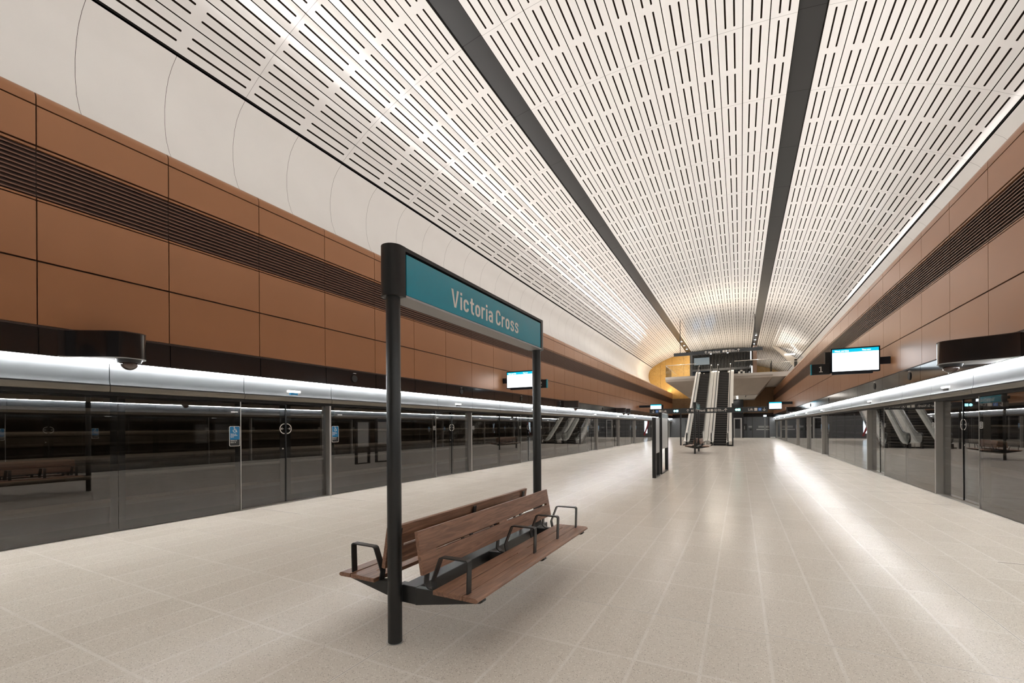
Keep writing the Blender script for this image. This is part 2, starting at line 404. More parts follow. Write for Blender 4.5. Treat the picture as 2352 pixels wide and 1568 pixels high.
def stroke_text(name, body, cap, width, origin, U, V, m, parent, gap=.115):
    gl = []; x = 0.
    for c in body:
        g, w = glyph(c)
        if g: gl.append([[(q[0]+x, q[1]) for q in p] for p in g])
        x += w+(gap if c != ' ' else 0)
    x -= gap; kx = width/x if width else cap
    for g in gl: decal(name, [[(q[0]*kx, q[1]*cap) for q in p] for p in g], origin, U, V, m, parent)

def seg(x0, y0, x1, y1, w):
    d = Vector((x1-x0, y1-y0)).normalized(); n = Vector((-d.y, d.x))*w/2
    return [(x0+n.x, y0+n.y), (x0-n.x, y0-n.y), (x1-n.x, y1-n.y), (x1+n.x, y1+n.y)]
def ring(cx, cy, r, w, a0=0., a1=360., n=24):
    out = []
    for i in range(n):
        a, b = math.radians(a0+(a1-a0)*i/n), math.radians(a0+(a1-a0)*(i+1)/n)
        out.append([(cx+r*math.cos(a), cy+r*math.sin(a)), (cx+(r-w)*math.cos(a), cy+(r-w)*math.sin(a)), (cx+(r-w)*math.cos(b), cy+(r-w)*math.sin(b)), (cx+r*math.cos(b), cy+r*math.sin(b))])
    return out
def disc(cx, cy, r, n=16): return [[(cx+r*math.cos(2*PI*i/n), cy+r*math.sin(2*PI*i/n)) for i in range(n)]]
def rect(x0, y0, x1, y1): return [[(x0, y0), (x1, y0), (x1, y1), (x0, y1)]]
def arrow(s, d):   # unit arrow scaled s pointing d (deg)
    a = math.radians(d); c, q = math.cos(a), math.sin(a); R = lambda x, y: (s*(x*c-y*q), s*(x*q+y*c))
    out = []
    for p in (seg(-.5, 0, .42, 0, .15), seg(.5, 0, .08, .42, .15), seg(.5, 0, .08, -.42, .15)): out.append([R(*k) for k in p])
    return out
def wheelchair(s):
    P = disc(-.08*s, .42*s, .1*s)+ring(0., -.12*s, .3*s, .09*s, 150, 400)
    P += [seg(-.08*s, .3*s, -.02*s, -.05*s, .1*s), seg(-.02*s, -.04*s, .24*s, -.04*s, .09*s), seg(.22*s, -.04*s, .36*s, -.38*s, .09*s), seg(-.05*s, .16*s, .2*s, .16*s, .07*s)]
    return P
def rrect(w, h, r, n=5):
    pts = []
    for cx, cy, a in ((w/2-r, h/2-r, 0), (-w/2+r, h/2-r, 90), (-w/2+r, -h/2+r, 180), (w/2-r, -h/2+r, 270)):
        for i in range(n+1):
            t = math.radians(a+90*i/n); pts.append((cx+r*math.cos(t), cy+r*math.sin(t)))
    return [pts]

# ------------------------------------------------------------------ camera
psi = math.atan((1700-1176)/1015.); th = .0061
c_ = Vector((-math.sin(psi), math.cos(psi), 0)); r_ = Vector((math.cos(psi), math.sin(psi), 0)); u_ = Vector((0, 0, 1))
X_ = r_*math.cos(th)-u_*math.sin(th); Y_ = u_*math.cos(th)+r_*math.sin(th); Z_ = -c_
cam = bpy.data.cameras.new('camera'); co = bpy.data.objects.new('camera', cam); COL.objects.link(co)
mw = Matrix((X_, Y_, Z_)).transposed().to_4x4(); mw.translation = (2.4, 0, 1.65); co.matrix_world = mw
cam.sensor_fit = 'HORIZONTAL'; cam.sensor_width = 36.; cam.lens = 1015./2352*36; cam.shift_y = 196.2/2352
cam.clip_start = .05; cam.clip_end = 300
SC.camera = co

YB, YE = -14., 68.            # back end and far end of the cavern
GW = 6.54                     # glass line of the platform screens
WW = 6.34                     # copper wall face
GOLD_Y = 68.
DOORS = [-10.0, -3.6, 6.49, 12.92, 19.30, 29.45, 35.82, 42.2, 52.4, 58.8, 65.2]
HALF = 1.08

# ------------------------------------------------------------------ floor
fl = MB(); fl.box(-GW-.18, GW+.18, YB, 69.6, -.35, 0)
floor = obj('floor', fl, 'floor', kind='structure')
mk = MB()
for s in (-1, 1):
    mk.box(s*(GW-.02), s*(GW+.12), YB, 69.5, 0, .002)
obj('threshold_plate', mk, 'silver', floor)
mk = MB()
for d in DOORS[2:]:
    for s in (-1, 1):
        for e in (d-.80, d+.86):
            sg = -1 if e > d else 1
            mk.box(s*6.27, s*5.13, e-.006, e+.006, 0, .0015)
            mk.add([(s*6.27, e-.006, .0015), (s*6.27, e+.012, .0015), (s*6.50, e-.23*sg+.006, .0015), (s*6.50, e-.23*sg-.012, .0015)], [(0, 1, 2, 3)])
obj('door_marking', mk, 'darkline', floor)
for s, n in ((-1, 'left'), (1, 'right')):
    t = MB(); t.box(s*(GW+.19), s*11.0, YB, 90, -1.4, -1.2)
    for r in (7.4, 8.85): t.box(s*r, s*(r+.08), YB, 90, -1.2, -1.04)
    t.box(s*(GW+.18), s*(GW+.28), YB, 90, -1.2, -.02)
    tf = obj('floor_track_'+n, t, 'track', kind='structure')
    t = MB(); t.box(s*11.0, s*11.2, YB, 90, -1.4, 6.2)
    t.box(s*6.75, s*11.2, YB, 90, 5.6, 5.8)
    tw = obj('wall_tunnel_'+n, t, 'tunnel', kind='structure')
    t = MB()
    for z, r in ((.55, .05), (.95, .10), (1.55, .06), (2.05, .09), (2.75, .07), (3.2, .12)): t.cyl((s*10.8, YB, z), (s*10.8, 69, z), r, 10)
    obj('service_pipes', t, 'tunnel_pipe', tw, smooth=True, autos=True)
    t = MB(); t.box(s*10.3, s*11.0, YB, 90, -.1, .0); t.box(s*10.75, s*10.99, YB, 90, 2.28, 2.42)
    obj('walkway_ledge', t, 'tunnel_pipe', tw)

# ------------------------------------------------------------------ vault ceiling
def vz(w): return 12.52-.01493*w*w-1.346e-4*w**4
C1, S1, B1 = 3.79, 4.42, 9.12
def vault(y0, y1, wlo, whi, name, parent=None, full=True):
    cols = []
    for i in range(12): cols.append((-C1+2*C1*i/12, -C1+2*C1*(i+1)/12, i))
    for i in range(8):
        cols.append((S1+(B1-S1)*i/8, S1+(B1-S1)*(i+1)/8, 20+i)); cols.append((-S1-(B1-S1)*i/8, -S1-(B1-S1)*(i+1)/8, 40+i))
    vs, fs, uv = [], [], []
    for a, b, k in cols:
        if min(a, b) < wlo-1e-6 or max(a, b) > whi+1e-6: continue
        o = len(vs)
        vs += [(a, y0, vz(a)), (b, y0, vz(b)), (b, y1, vz(b)), (a, y1, vz(a))]; fs.append((o, o+1, o+2, o+3))
        v0, v1 = (y0-7.15)/1.59, (y1-7.15)/1.59
        uv += [(k, v0), (k+1, v0), (k+1, v1), (k, v1)]
    me = bpy.data.meshes.new(name); me.from_pydata(vs, [], fs); l = me.uv_layers.new(name='UVMap')
    for i, q in enumerate(uv): l.data[i].uv = q
    me.materials.append(M['ceil'])
    o = bpy.data.objects.new(name, me); COL.objects.link(o)
    if parent: o.parent = parent
    return o
ceil = vault(YB, YE, -B1, B1, 'ceiling'); ceil['kind'] = 'structure'
st = MB()
for s in (-1, 1):
    y = 7.15-1.59*14
    while y < YE+20:
        y1 = y+3.18; a, b = C1+.012, S1-.012
        ya, yb = max(y+.006, YB), min(y1-.006, YE if s < 0 else 88)
        if yb > ya: st.add([(s*a, ya, vz(a)+.05), (s*b, ya, vz(b)+.05), (s*b, yb, vz(b)+.05), (s*a, yb, vz(a)+.05)], [(0, 1, 2, 3)])
        y = y1
obj('dark_lighting_strip', st, 'strip', ceil)
st = MB()
for s in (-1, 1):
    st.add([(s*C1, YB, vz(C1)), (s*C1, YE, vz(C1)), (s*C1, YE, vz(C1)+.16), (s*C1, YB, vz(C1)+.16)], [(0, 1, 2, 3)])
    st.add([(s*S1, YB, vz(S1)), (s*S1, YE, vz(S1)), (s*S1, YE, vz(S1)+.16), (s*S1, YB, vz(S1)+.16)], [(0, 1, 2, 3)])
    st.add([(s*C1, YB, vz(C1)+.14), (s*S1, YB, vz(S1)+.14), (s*S1, YE, vz(S1)+.14), (s*C1, YE, vz(C1)+.14)], [(0, 1, 2, 3)])
    w0 = B1; st.sheet([(s*w0, vz(w0)+.0), (s*(w0+.02), vz(w0)+.05), (s*(w0+.05), vz(w0)+.0)], YB, YE)
obj('shadow_gap', st, 'recess', ceil)
COVE = [(9.155, 10.285), (9.36, 10.11), (9.52, 9.90), (9.63, 9.62), (9.70, 9.25), (9.70, 8.90), (9.64, 8.50), (9.50, 8.15), (9.25, 7.75), (8.85, 7.33), (8.3, 6.93), (7.7, 6.62), (7.1, 6.42), (6.75, 6.34)]
for s in (-1, 1):
    cv = MB(); gp = MB(); y = 7.15-1.59*14
    while y < YE+.1:
        ya, yb = max(y+.004, YB), min(y+1.59-.004, YE)
        if yb > ya: cv.sheet([(s*a, z) for a, z in COVE], ya, yb)
        y += 1.59
    o = obj('cove_panel', cv, 'cove', ceil, smooth=True)
    gp.sheet([(s*(a+.02), z+.01) for a, z in COVE], YB, YE)
    obj('cove_backing', gp, 'copper_dark', ceil, smooth=True)

# vault beyond the end wall, to the right, over the upper concourse
ext0 = vault(YE, 72.6, -C1, C1, 'ceiling_hall'); ext0['kind'] = 'structure'
ext = vault(YE, 88., S1-.01, B1, 'ceiling_concourse', full=False); ext['kind'] = 'structure'
cv = MB(); cv.sheet([(a, z) for a, z in COVE[:10]], YE, 88.)
obj('cove_panel', cv, 'cove', ext, smooth=True)

# ------------------------------------------------------------------ side walls
ROWS = [(5.64, 6.185), (4.03, 4.855), (3.125, 4.005)]
def side_wall(s, n, j0, pitch):
    wl = MB(); wl.box(s*(WW+.045), s*(WW+.07), YB, YE, 3.1, 6.3, 1)
    ys = []; y = j0
    while y > YB: y -= pitch
    while y < YE: ys.append((max(y, YB)+.007, min(y+pitch, YE)-.007)); y += pitch
    for a, b in ys:
        for z0, z1 in ROWS: wl.box(s*WW, s*(WW+.045), a, b, z0, z1)
        prof = [(WW+.045, 6.205), (WW, 6.205)]+[(WW+.13-.13*math.cos(t), 6.29+.13*math.sin(t)) for t in [PI/2*i/7 for i in range(8)]]+[(6.75, 6.42), (7.0, 6.385), (7.0, 6.34), (WW+.045, 6.3)]
        wl.prism([(s*p, z) for p, z in prof], a, b)
        # louvre frame lips
        wl.box(s*(WW+.005), s*(WW+.05), a, b, 5.585, 5.615); wl.box(s*(WW+.005), s*(WW+.05), a, b, 4.875, 4.90)
    w = obj('wall_'+n, wl, ['copper', 'copper_dark'], kind='structure', smooth=True, autos=True)
    lv = MB(); lv.box(s*(WW+.20), s*(WW+.22), YB, YE, 4.86, 5.63, 1)
    for a, b in ys:
        for i in range(11):
            z = 4.925+i*.0605
            lv.prism([(s*(WW+.012), z), (s*(WW+.012), z+.018), (s*(WW+.042), z+.022), (s*(WW+.042), z+.010)], a, b)
    obj('louvre_grille', lv, ['louvre', 'recess'], w)
    return w, ys
wallL, ysL = side_wall(-1, 'left', 2.455, 1.612)
wallR, ysR = side_wall(1, 'right', 10.89, 1.625)

# black band, soffit and metal fascia above the doors
idx = 0
for s, ys, n in ((-1, ysL, 'left'), (1, ysR, 'right')):
    b = MB()
    for a, c in ys: b.box(s*(WW-.03), s*(WW+.03), a+.001, c-.001, 2.715, 3.085)
    b.box(s*(WW-.012), s*(WW+.05), YB, YE, 3.09, 3.112, 1)
    b.box(s*(WW+.0), s*(WW+.07), YB, YE, 2.70, 3.12, 1)
    idx += 1
    bt = obj('trim_%d' % idx, b, ['band', 'copper_dark'], kind='structure')
    so = MB(); so.box(s*(WW-.03), s*(WW+.115), YB, YE, 2.699, 2.7025); obj('soffit_plate', so, 'soffit', bt)
    f = MB(); y = 5.42-2.13*9
    prof = [(6.48, 2.72), (6.452, 2.715), (6.452, 2.43), (6.447, 2.385), (6.434, 2.357), (6.438, 2.345), (6.48, 2.345)]
    while y < YE:
        ya, yb = max(y+.006, YB), min(y+2.124, 69.4)
        if yb > ya:
            f.prism([(s*p, z) for p, z in prof], ya, yb)
            f.prism([(s*p, z) for p, z in [(6.47, 2.335), (6.42, 2.335), (6.425, 2.27), (6.44, 2.245), (6.50, 2.235), (6.50, 2.335)]], ya, yb, mi=1)
        y += 2.13
    f.box(s*6.47, s*6.75, YB, 69.4, 2.19, 2.75, 2)
    idx += 1
    obj('trim_%d' % idx, f, ['fascia', 'fascia_low', 'recess'], kind='structure', smooth=True, autos=True)

# linear lights in the slot between band and fascia, and uplights on the coping
for s, n in ((-1, 'left'), (1, 'right')):
    l = MB(); l.box(s*6.382, s*6.404, YB+.1, YE-.2, 2.685, 2.6985)
    plat = '2' if s < 0 else '1'
    tag(obj('linear_light', l, 'linear'), 'continuous white linear light in the slot above the glass doors of the %s wall' % n, 'light', 'linear lights above the platform doors')
    l = MB(); ye = YE-.3 if s < 0 else 53.; l.prism([(s*6.98, 6.47), (s*6.98, 6.40), (s*7.08, 6.40), (s*7.08, 6.47)], YB+.1, ye)
    t = empty('cove_uplight', (s*7.0, 0, 6.39), 'long uplight hidden on the coping of the %s copper wall' % n, 'light', 'cove uplights on the wall copings')
    obj('diffuser', l, 'cove_l', t)
    l = MB(); l.box(s*6.86, s*6.975, YB+.1, ye, 6.39, 6.47); l.box(s*6.86, s*7.10, YB+.1, ye, 6.39, 6.398); obj('housing', l, 'white', t)

# ------------------------------------------------------------------ platform screen doors
wn = 0; dn = 0
GZ0, GZ1 = .012, 2.225
def glass_leaf(parent, s, x, y0, y1, side_l=.09, side_r=.09, bot=.15, top=.075, name='glass_pane'):
    g = MB(); g.box(s*x, s*(x+.012), y0, y1, GZ0, GZ1); go = obj(name, g, 'glass', parent)
    f = MB(); a, b = x+.0135, x+.019
    f.box(s*a, s*b, y0, y1, GZ0, GZ0+bot, 1); f.box(s*a, s*b, y0, y1, GZ1-top, GZ1)
    f.box(s*a, s*b, y0, y0+side_l, GZ0+bot, GZ1-top, 1); f.box(s*a, s*b, y1-side_r, y1, GZ0+bot, GZ1-top, 1)
    obj('border', f, ['frit', 'frit2'], go)
    return go

def sticker_access(parent, s, y, z, x=GW-.003):
    U = (0, -s, 0); V = (0, 0, 1); X = s*x
    mb = lambda d: (X-s*d, y, z)
    decal('sticker', rrect(.21, .40, .025), mb(0), U, V, 'ivory', parent)
    decal('sticker_face', rrect(.19, .38, .02), mb(.001), U, V, 'sticker_black', parent)
    decal('sticker_panel', rrect(.19, .26, .02), (X-s*.002, y, z+.06), U, V, 'blue', parent)
    decal('pictogram', wheelchair(.125), (X-s*.003, y, z+.125), U, V, 'ivory', parent)
    for i, (tx, k) in enumerate((('Access to', .028), ('Wheelchair', .0), ('Space', -.028))):
        lettering('lettering', tx, .034, (X-s*.003, y+s*.082, z+.018+k-.012), U, V, 'ivory', parent, xs=.85, bold=.0006)
    for tx, k in (('Platform 2' if s < 0 else 'Platform 1', -.10), ('Door 14', -.135)):
        lettering('lettering', tx, .034, (X-s*.003, y+s*.082, z+k), U, V, 'ivory', parent, xs=.85, bold=.0006)

def sticker_small(parent, s, y, z, x=GW-.003):
    U = (0, -s, 0); V = (0, 0, 1)
    decal('sticker', rrect(.13, .13, .025), (s*x, y, z), U, V, 'ivory', parent)
    decal('sticker_face', rrect(.11, .11, .02), (s*(x-.001), y, z), U, V, 'sticker_black', parent)
    decal('pictogram', rect(-.035, .02, .035, .03)+rect(-.035, -.005, .02, .005)+rect(-.035, -.03, .03, -.02), (s*(x-.002), y, z), U, V, 'ivory', parent)

for s in (-1, 1):
    for i, d in enumerate(DOORS):
        dn += 1
        D = empty('door_%d' % dn, (s*GW, d, 0), kind='structure')
        x = GW+.135
        for k in (-1, 1):
            y0, y1 = (d-HALF, d-.012) if k < 0 else (d+.012, d+HALF)
            lf = glass_leaf(D, s, x, y0, y1, .05 if k < 0 else .12, .12 if k < 0 else .05, bot=.14, top=.07, name='door_leaf')
            if d < 60:
                # half-ring with an arrow
                a0 = 90 if (k*s > 0) else -90
                ox = d+k*.03
                polys = ring(0, 0, .118, .018, a0, a0+180, 16)
                decal('sticker', polys, (s*(x-.003), ox, 1.642), (0, -s, 0), (0, 0, 1), 'ivory', lf)
                ar = [[(p[0]-s*k*.052, p[1]) for p in q] for q in arrow(.058, 180 if k*s > 0 else 0)]
                decal('arrow', ar, (s*(x-.004), ox, 1.642), (0, -s, 0), (0, 0, 1), 'ivory', lf)
            if k < 0 and d < 30:
                kb = MB(); kb.cyl((s*x, d-.075, 1.20), (s*(x-.012), d-.075, 1.20), .016, 14); obj('lock', kb, 'silver', lf)
        st = MB(); st.box(s*(x-.012), s*(x+.03), d-.012, d+.012, GZ0, GZ1); obj('meeting_stile', st, 'frit', D)
        p = MB(); p.box(s*(GW-.004), s*(GW+.16), d+HALF, d+HALF+.05, 0, 2.235); obj('door_post', p, 'silver', D, bevel=.008)
        p = MB(); p.box(s*(GW-.004), s*(GW+.16), d-HALF-.014, d-HALF, 0, 2.235); obj('door_post', p, 'silver', D)
        p = MB(); p.box(s*(GW+.0), s*(GW+.17), d-HALF, d+HALF, 2.226, 2.234); obj('door_head', p, 'soffit', D)
    edges = []
    prev = YB
    for d in DOORS:
        edges.append((prev, d-HALF-.014)); prev = d+HALF+.05
    edges.append((prev, 69.45))
    for a, b in edges:
        L = b-a; k = max(1, round(L/2.05))
        if abs(a-(12.92+HALF+.05)) < .1 or abs(a-(6.49+HALF+.05)) < .1: k = 2
        wn += 1
        W = empty('window_%d' % wn, (s*GW, a, 0), kind='structure')
        for j in range(k):
            y0, y1 = a+L*j/k, a+L*(j+1)/k
            g = glass_leaf(W, s, GW, y0+.003, y1-.003, .095, .095)
            if j == k-1 and -1 < b < 50:
                if b < 6 or 28 < b < 29 or 41 < b < 42: sticker_access(g, s, b-.115, 1.50)
                else: sticker_small(g, s, b-.085, 1.63)
            if j == 0 and 6 < a < 50:
                if a < 8 or 30 < a < 32 or 43 < a < 44: sticker_access(g, s, a+.12, 1.50)
                else: sticker_small(g, s, a+.085, 1.63)

# indicator lamps on the fascia over each door
ORD = ['nearest', 'second', 'third', 'fourth', 'fifth', 'sixth', 'seventh', 'eighth', 'ninth']
proto = {}
for s, n in ((-1, 'left'), (1, 'right')):
    for i, d in enumerate([q for q in DOORS if (q > 0 if s < 0 else q > 10)]):
        t = empty('indicator_lamp', (s*6.415, d, 2.46), 'white indicator lamp over the %s sliding door on the %s wall' % (ORD[i], n), 'lamp', 'indicator lamps over the doors')
        b = MB(); b.prism([(-s*.0, -.022), (-s*.045, -.022), (-s*.06, .0), (-s*.05, .022), (0, .022)], -.15, .15); obj('lamp_bar', b, 'ind', t, local=True)
        b = MB(); b.box(-s*.04, 0, -.09, .09, -.075, -.026); obj('sensor_box', b, 'blue' if (s < 0 and i == 0) else 'sticker_black', t, local=True)

# flush loudspeakers and tiny sensors on the black band
for s, n, ylist in ((-1, 'left', [8.15, 13.0, 17.8, 22.6, 31.]), (1, 'right', [14.9, 18.25, 26.7, 33.])):
    for i, y in enumerate(ylist):
        t = empty('loudspeaker', (s*(WW-.03), y, 2.90), '%s round flush loudspeaker in the black band of the %s wall' % (ORD[i], n), 'loudspeaker', 'round loudspeakers in the black bands')
        b = MB(); b.cyl((0, 0, 0), (-s*.016, 0, 0), .105, 24); obj('rim', b, 'band', t, local=True)
        b = MB(); b.cyl((-s*.016, 0, 0), (-s*.020, 0, 0), .088, 24); obj('grille', b, 'charcoal', t, local=True)
        b = MB(); b.box(0, -s*.022, -.04, .04, .128, .140); obj('indicator', b, 'white', t, local=True)

# ------------------------------------------------------------------ camera housings bulging out of the band
def camera_housing(s, yn, label, prot=.64, w0=WW-.032):
    t = empty('camera_housing', (s*w0, yn, 2.71), label, 'camera housing', 'camera housings on the black bands')
    path = []
    ys0 = yn-.85
    for i in range(13):
        k = i/12; e = k*k*(3-2*k); path.append((w0-prot*e, ys0+.55*k))
    r = .17
    path += [(w0-prot, yn-r-.02)]
    for i in range(1, 9):
        a = PI/2*i/8; path.append((w0-prot+r-r*math.cos(a), yn-r+r*math.sin(a)))
    path.append((w0, yn))
    def out(off): return [(s*(p), y) for p, y in path]
    b = MB(); b.prism(out(0), 2.716, 3.088, 'z'); obj('shell', b, 'band', t, smooth=True, autos=True)
    b = MB(); b.prism([(x-s*.006 if abs(x) < w0-.01 else x, y) for x, y in out(0)], 3.088, 3.10, 'z'); obj('lid', b, 'copper_dark', t)
    b = MB(); b.prism([(x, y) for x, y in out(0)], 2.703, 2.715, 'z'); obj('underside', b, 'soffit', t)
    cx, cy = s*(w0-prot+.17), yn-.20
    b = MB(); b.cyl((cx, cy, 2.703), (cx, cy, 2.655), .16, 24, .14); db = obj('camera_base', b, 'black', t, smooth=True, autos=True)
    b = MB(); b.dome((cx, cy, 2.655), .11); obj('camera_dome', b, 'lens', db, smooth=True)
camera_housing(-1, 3.50, 'black curved camera housing bulging from the band, nearest one on the left wall')
camera_housing(1, 10.65, 'dark brown curved camera housing with dome camera at the right edge of the picture', .78)
camera_housing(-1, 24.0, 'black camera housing on the left wall just beyond the platform 2 display')
camera_housing(-1, 35.6, 'small black camera housing on the left wall, nearer of the far pair')
camera_housing(-1, 37.2, 'small black camera housing on the left wall, farther of the far pair')
camera_housing(1, 41.6, 'small dark camera housing on the right wall below the far display')

# ------------------------------------------------------------------ passenger displays
def display(s, x0, x1, z0, z1, y, label, num, full=True):
    t = empty('information_display', (s*(WW+.0), y, 3.5), label, 'display screen', 'passenger displays on wall arms')
    def B(a, b, ya, yb, c, d): m_ = MB(); m_.box(a, b, ya, yb, c, d); return m_
    obj('housing', B(x0, x1, y, y+.09, z0, z1), 'navy', t, bevel=.006)
    mx, mz = .035, .04
    sc = obj('screen', B(x0+mx, x1-mx, y-.004, y, z0+mz, z1-mz), 'screen', t)
    obj('screen_header', B(x0+mx, x1-mx, y-.007, y-.004, z1-mz-.10, z1-mz), 'screen_teal', sc)
    if full:
        for i in range(4):
            za = z1-mz-.19-i*.11
            obj('screen_text', B(x0+mx+.04, x0+mx+.04+(.62, .5, .66, .4)[i], y-.006, y-.004, za, za+.012), 'screen_ink', sc)
        lettering('screen_lettering', 'Next service', .075, (x0+mx+.06, y-.009, z1-mz-.078), (1, 0, 0), (0, 0, 1), 'screen', sc, xs=.9, bold=.001)
        lettering('screen_lettering', 'Time now', .06, (x1-mx-.40, y-.009, z1-mz-.072), (1, 0, 0), (0, 0, 1), 'screen', sc, xs=.85, bold=.001)
        lettering('screen_lettering', 'All trains stop at platform', .04, ((x0+x1)/2-.25, y-.007, z0+mz+.04), (1, 0, 0), (0, 0, 1), 'screen_ink', sc, xs=.9)
    obj('arm', B(x1-.02 if s > 0 else x0+.02, s*(WW+.0), y+.03, y+.10, 3.45, 3.66), 'navy', t)
    obj('lower_rail', B(x0+.03 if s > 0 else x0+.17, x1-.17 if s > 0 else x1-.03, y+.005, y+.12, z0-.055, z0), 'navy', t, bevel=.01)
    # second screen seen from the other end, offset a little
    obj('rear_screen_housing', B(x0-.13*s if s > 0 else x0, x1 if s > 0 else x1+.13, y+.13, y+.20, z0+.0, z1-.08), 'charcoal', t)
    if num:
        nx0, nx1 = (x0-.52, x0-.02) if s > 0 else (x1+.02, x1+.59)
        nb = obj('platform_number_box', B(nx0, nx1, y+.02, y+.12, z0-.03, z0+.30), 'black', t, bevel=.006)
        obj('box_edge', B(nx0-.004, nx0+.03, y+.015, y+.125, z0-.032, z0+.302) if s > 0 else B(nx1-.03, nx1+.004, y+.015, y+.125, z0-.032, z0+.302), 'teal', nb)
        stroke_text('platform_number', num, .175, None, ((nx0+nx1)/2-.03, y+.016, z0+.045), (1, 0, 0), (0, 0, 1), 'ivory', nb)
display(1, 4.90, 6.10, 3.25, 4.00, 16.64, 'lit display screen with teal header beside the number 1 box, right wall', '1')
display(-1, -6.15, -4.95, 3.22, 3.92, 16.09, 'lit display screen with teal header beside the number 2 box, left wall', '2')
display(1, 4.60, 5.58, 3.04, 3.68, 44.0, 'small far display screen glowing white on the right wall', None, False)
display(-1, -5.30, -4.24, 3.18, 3.75, 44.0, 'small far display screen glowing white on the left, above the map stands', None, False)

# ------------------------------------------------------------------ station name sign + bench
def name_sign(y0, label, text=True):
    x = .027; t = empty('station_sign', (x, y0, 0), label, 'sign', 'station name signs')
    yb = y0+2.70
    for y in (y0, yb):
        b = MB(); b.cyl((x, y, 0), (x, y, 2.99), .0545, 32); p = obj('post', b, 'charcoal', t, smooth=True, autos=True)
        b = MB(); b.cyl((x, y, 0), (x, y, .006), .066, 32); obj('base_plate', b, 'silver', p)
    for y, k in ((y0, 1), (yb, -1)):
        # rounded end cap of the sign box
        prof = [(x+.088*math.cos(a), y-k*.088*math.sin(a)) for a in [PI*i/16 for i in range(17)]]
        prof = [(x+.088, y+k*.045)]+prof+[(x-.088, y+k*.045)]
        b = MB(); b.prism(prof, 2.652, 3.04, 'z'); obj('end_cap', b, 'charcoal', t, smooth=True, autos=True)
    a, b_ = y0+.045, yb-.045
    b = MB(); b.box(x-.055, x+.055, a, b_, 2.672, 3.005); obj('core', b, 'black', t)
    b = MB(); b.box(x-.088, x+.088, a, b_, 3.008, 3.038); obj('top_rail', b, 'charcoal', t)
    b = MB(); b.box(x-.092, x+.092, a, b_, 2.652, 2.668); obj('bottom_plate', b, 'soffit', t)
    for k in (-1, 1):
        b = MB(); b.box(x+k*.050, x+k*.084, a+.014, b_-.012, 2.674, 2.990)
        p = obj('sign_panel', b, 'teal', t, bevel=.003)
        if text:
            if k > 0: stroke_text('letter', 'Victoria Cross', .160, 1.343, (x+.0855, y0+.655, 2.734), (0, 1, 0), (0, 0, 1), 'ivory', p)
            else: stroke_text('letter', 'Victoria Cross', .160, 1.343, (x-.0855, y0+2.02, 2.734), (0, -1, 0), (0, 0, 1), 'ivory', p)
    return t
name_sign(2.61, 'teal Victoria Cross station name sign on two dark posts in the foreground')
name_sign(28.05, 'small distant station name sign on dark posts in front of the escalators')

def make_bench(y0, label):
    cx = .135; t = empty('bench', (cx, y0, 0), label, 'bench', 'back-to-back wooden benches')
    Ln = 2.45
    b = MB(); b.box(-.07, .07, .08, Ln+.20, .30, .435); bm_ = obj('centre_beam', b, 'charcoal', t, local=True, bevel=.005)
    for yy in (.08, Ln+.17):
        b = MB(); b.box(-.115, -.07, yy, yy+.08, .30, .43); obj('post_bracket', b, 'charcoal', bm_, local=True)
    for k in (-1, 1):
        # seat slats
        prof = [(.545, .442), (.545, .474), (.64, .474), (.652, .471), (.664, .462), (.667, .452), (.66, .444), (.645, .440)]
        b = MB(); b.prism([(k*p, z) for p, z in prof], 0, Ln); obj('seat_slat', b, 'wood', t, local=True, smooth=True, autos=True)
        for a0, a1 in ((.285, .405), (.415, .536)):
            b = MB(); b.box(k*a0, k*a1, 0, Ln, .440, .472)
            obj('seat_slat', b, 'wood', t, local=True, bevel=.003)
        b = MB()
        for yy in (0., Ln/2-.10, Ln-.16): b.box(k*.404, k*.416, yy, yy+.16+(.04 if yy > 0 and yy < Ln-.2 else 0), .443, .4715)
        obj('slat_joint', b, 'wood', t, local=True)
        # back boards: leaning, two boards with joining pieces
        def bp(f0, f1, ya, yb, name='back_board'):
            P0 = Vector((.205, .568)); P1 = Vector((.150, .883)); n = Vector((P1.y-P0.y, -(P1.x-P0.x))).normalized()*.032
            A, B_ = P0.lerp(P1, f0), P0.lerp(P1, f1)
            q = [A, B_, B_-n, A-n]
            b = MB(); b.prism([(k*v.x, v.y) for v in q], ya, yb); return obj(name, b, 'wood', t, local=True, bevel=.003)
        bp(0, .440, 0, Ln); bp(.500, 1, 0, Ln)
        for ya, yb in ((0, .19), (1.19, 1.35), (Ln-.08, Ln)): bp(.435, .505, ya, yb, 'back_joint')
        for yy in (.10, 1.20, Ln-.13):
            # tapered steel arm under the seat
            b = MB(); b.prism([(k*.065, .300), (k*.065, .432), (k*.22, .438), (k*.655, .440), (k*.66, .425), (k*.64, .412)], yy-.028, yy+.028); a = obj('seat_arm', b, 'charcoal', t, local=True, bevel=.004)
            b = MB(); b.strip([(k*.25, yy, .440), (k*.185, yy, .445), (k*.150, yy, .475), (k*.156, yy, .54), (k*.104, yy, .86)], .05, .010, (0, 1, 0)); obj('back_support', b, 'charcoal', a, local=True)
        rests = (.06, 1.19, 1.77, 2.35)
        for yy in rests:
            pts = [(.555, .450), (.557, .52), (.562, .69), (.559, .700), (.550, .707), (.335, .705), (.322, .700), (.315, .690), (.252, .535), (.247, .52), (.250, .505), (.262, .45)]
            b = MB(); b.strip([(k*p, yy, z) for p, z in pts], .052, .009, (0, 1, 0)); obj('armrest', b, 'charcoal', t, local=True, smooth=True, autos=True)
    return t
bench = make_bench(2.57, 'back-to-back brown timber bench with black armrests, beside the foreground sign post')
b2 = copy_tree(bench); b2.location = (.135, 28.01, 0); b2['label'] = 'small distant timber bench between dark posts in front of the escalators'

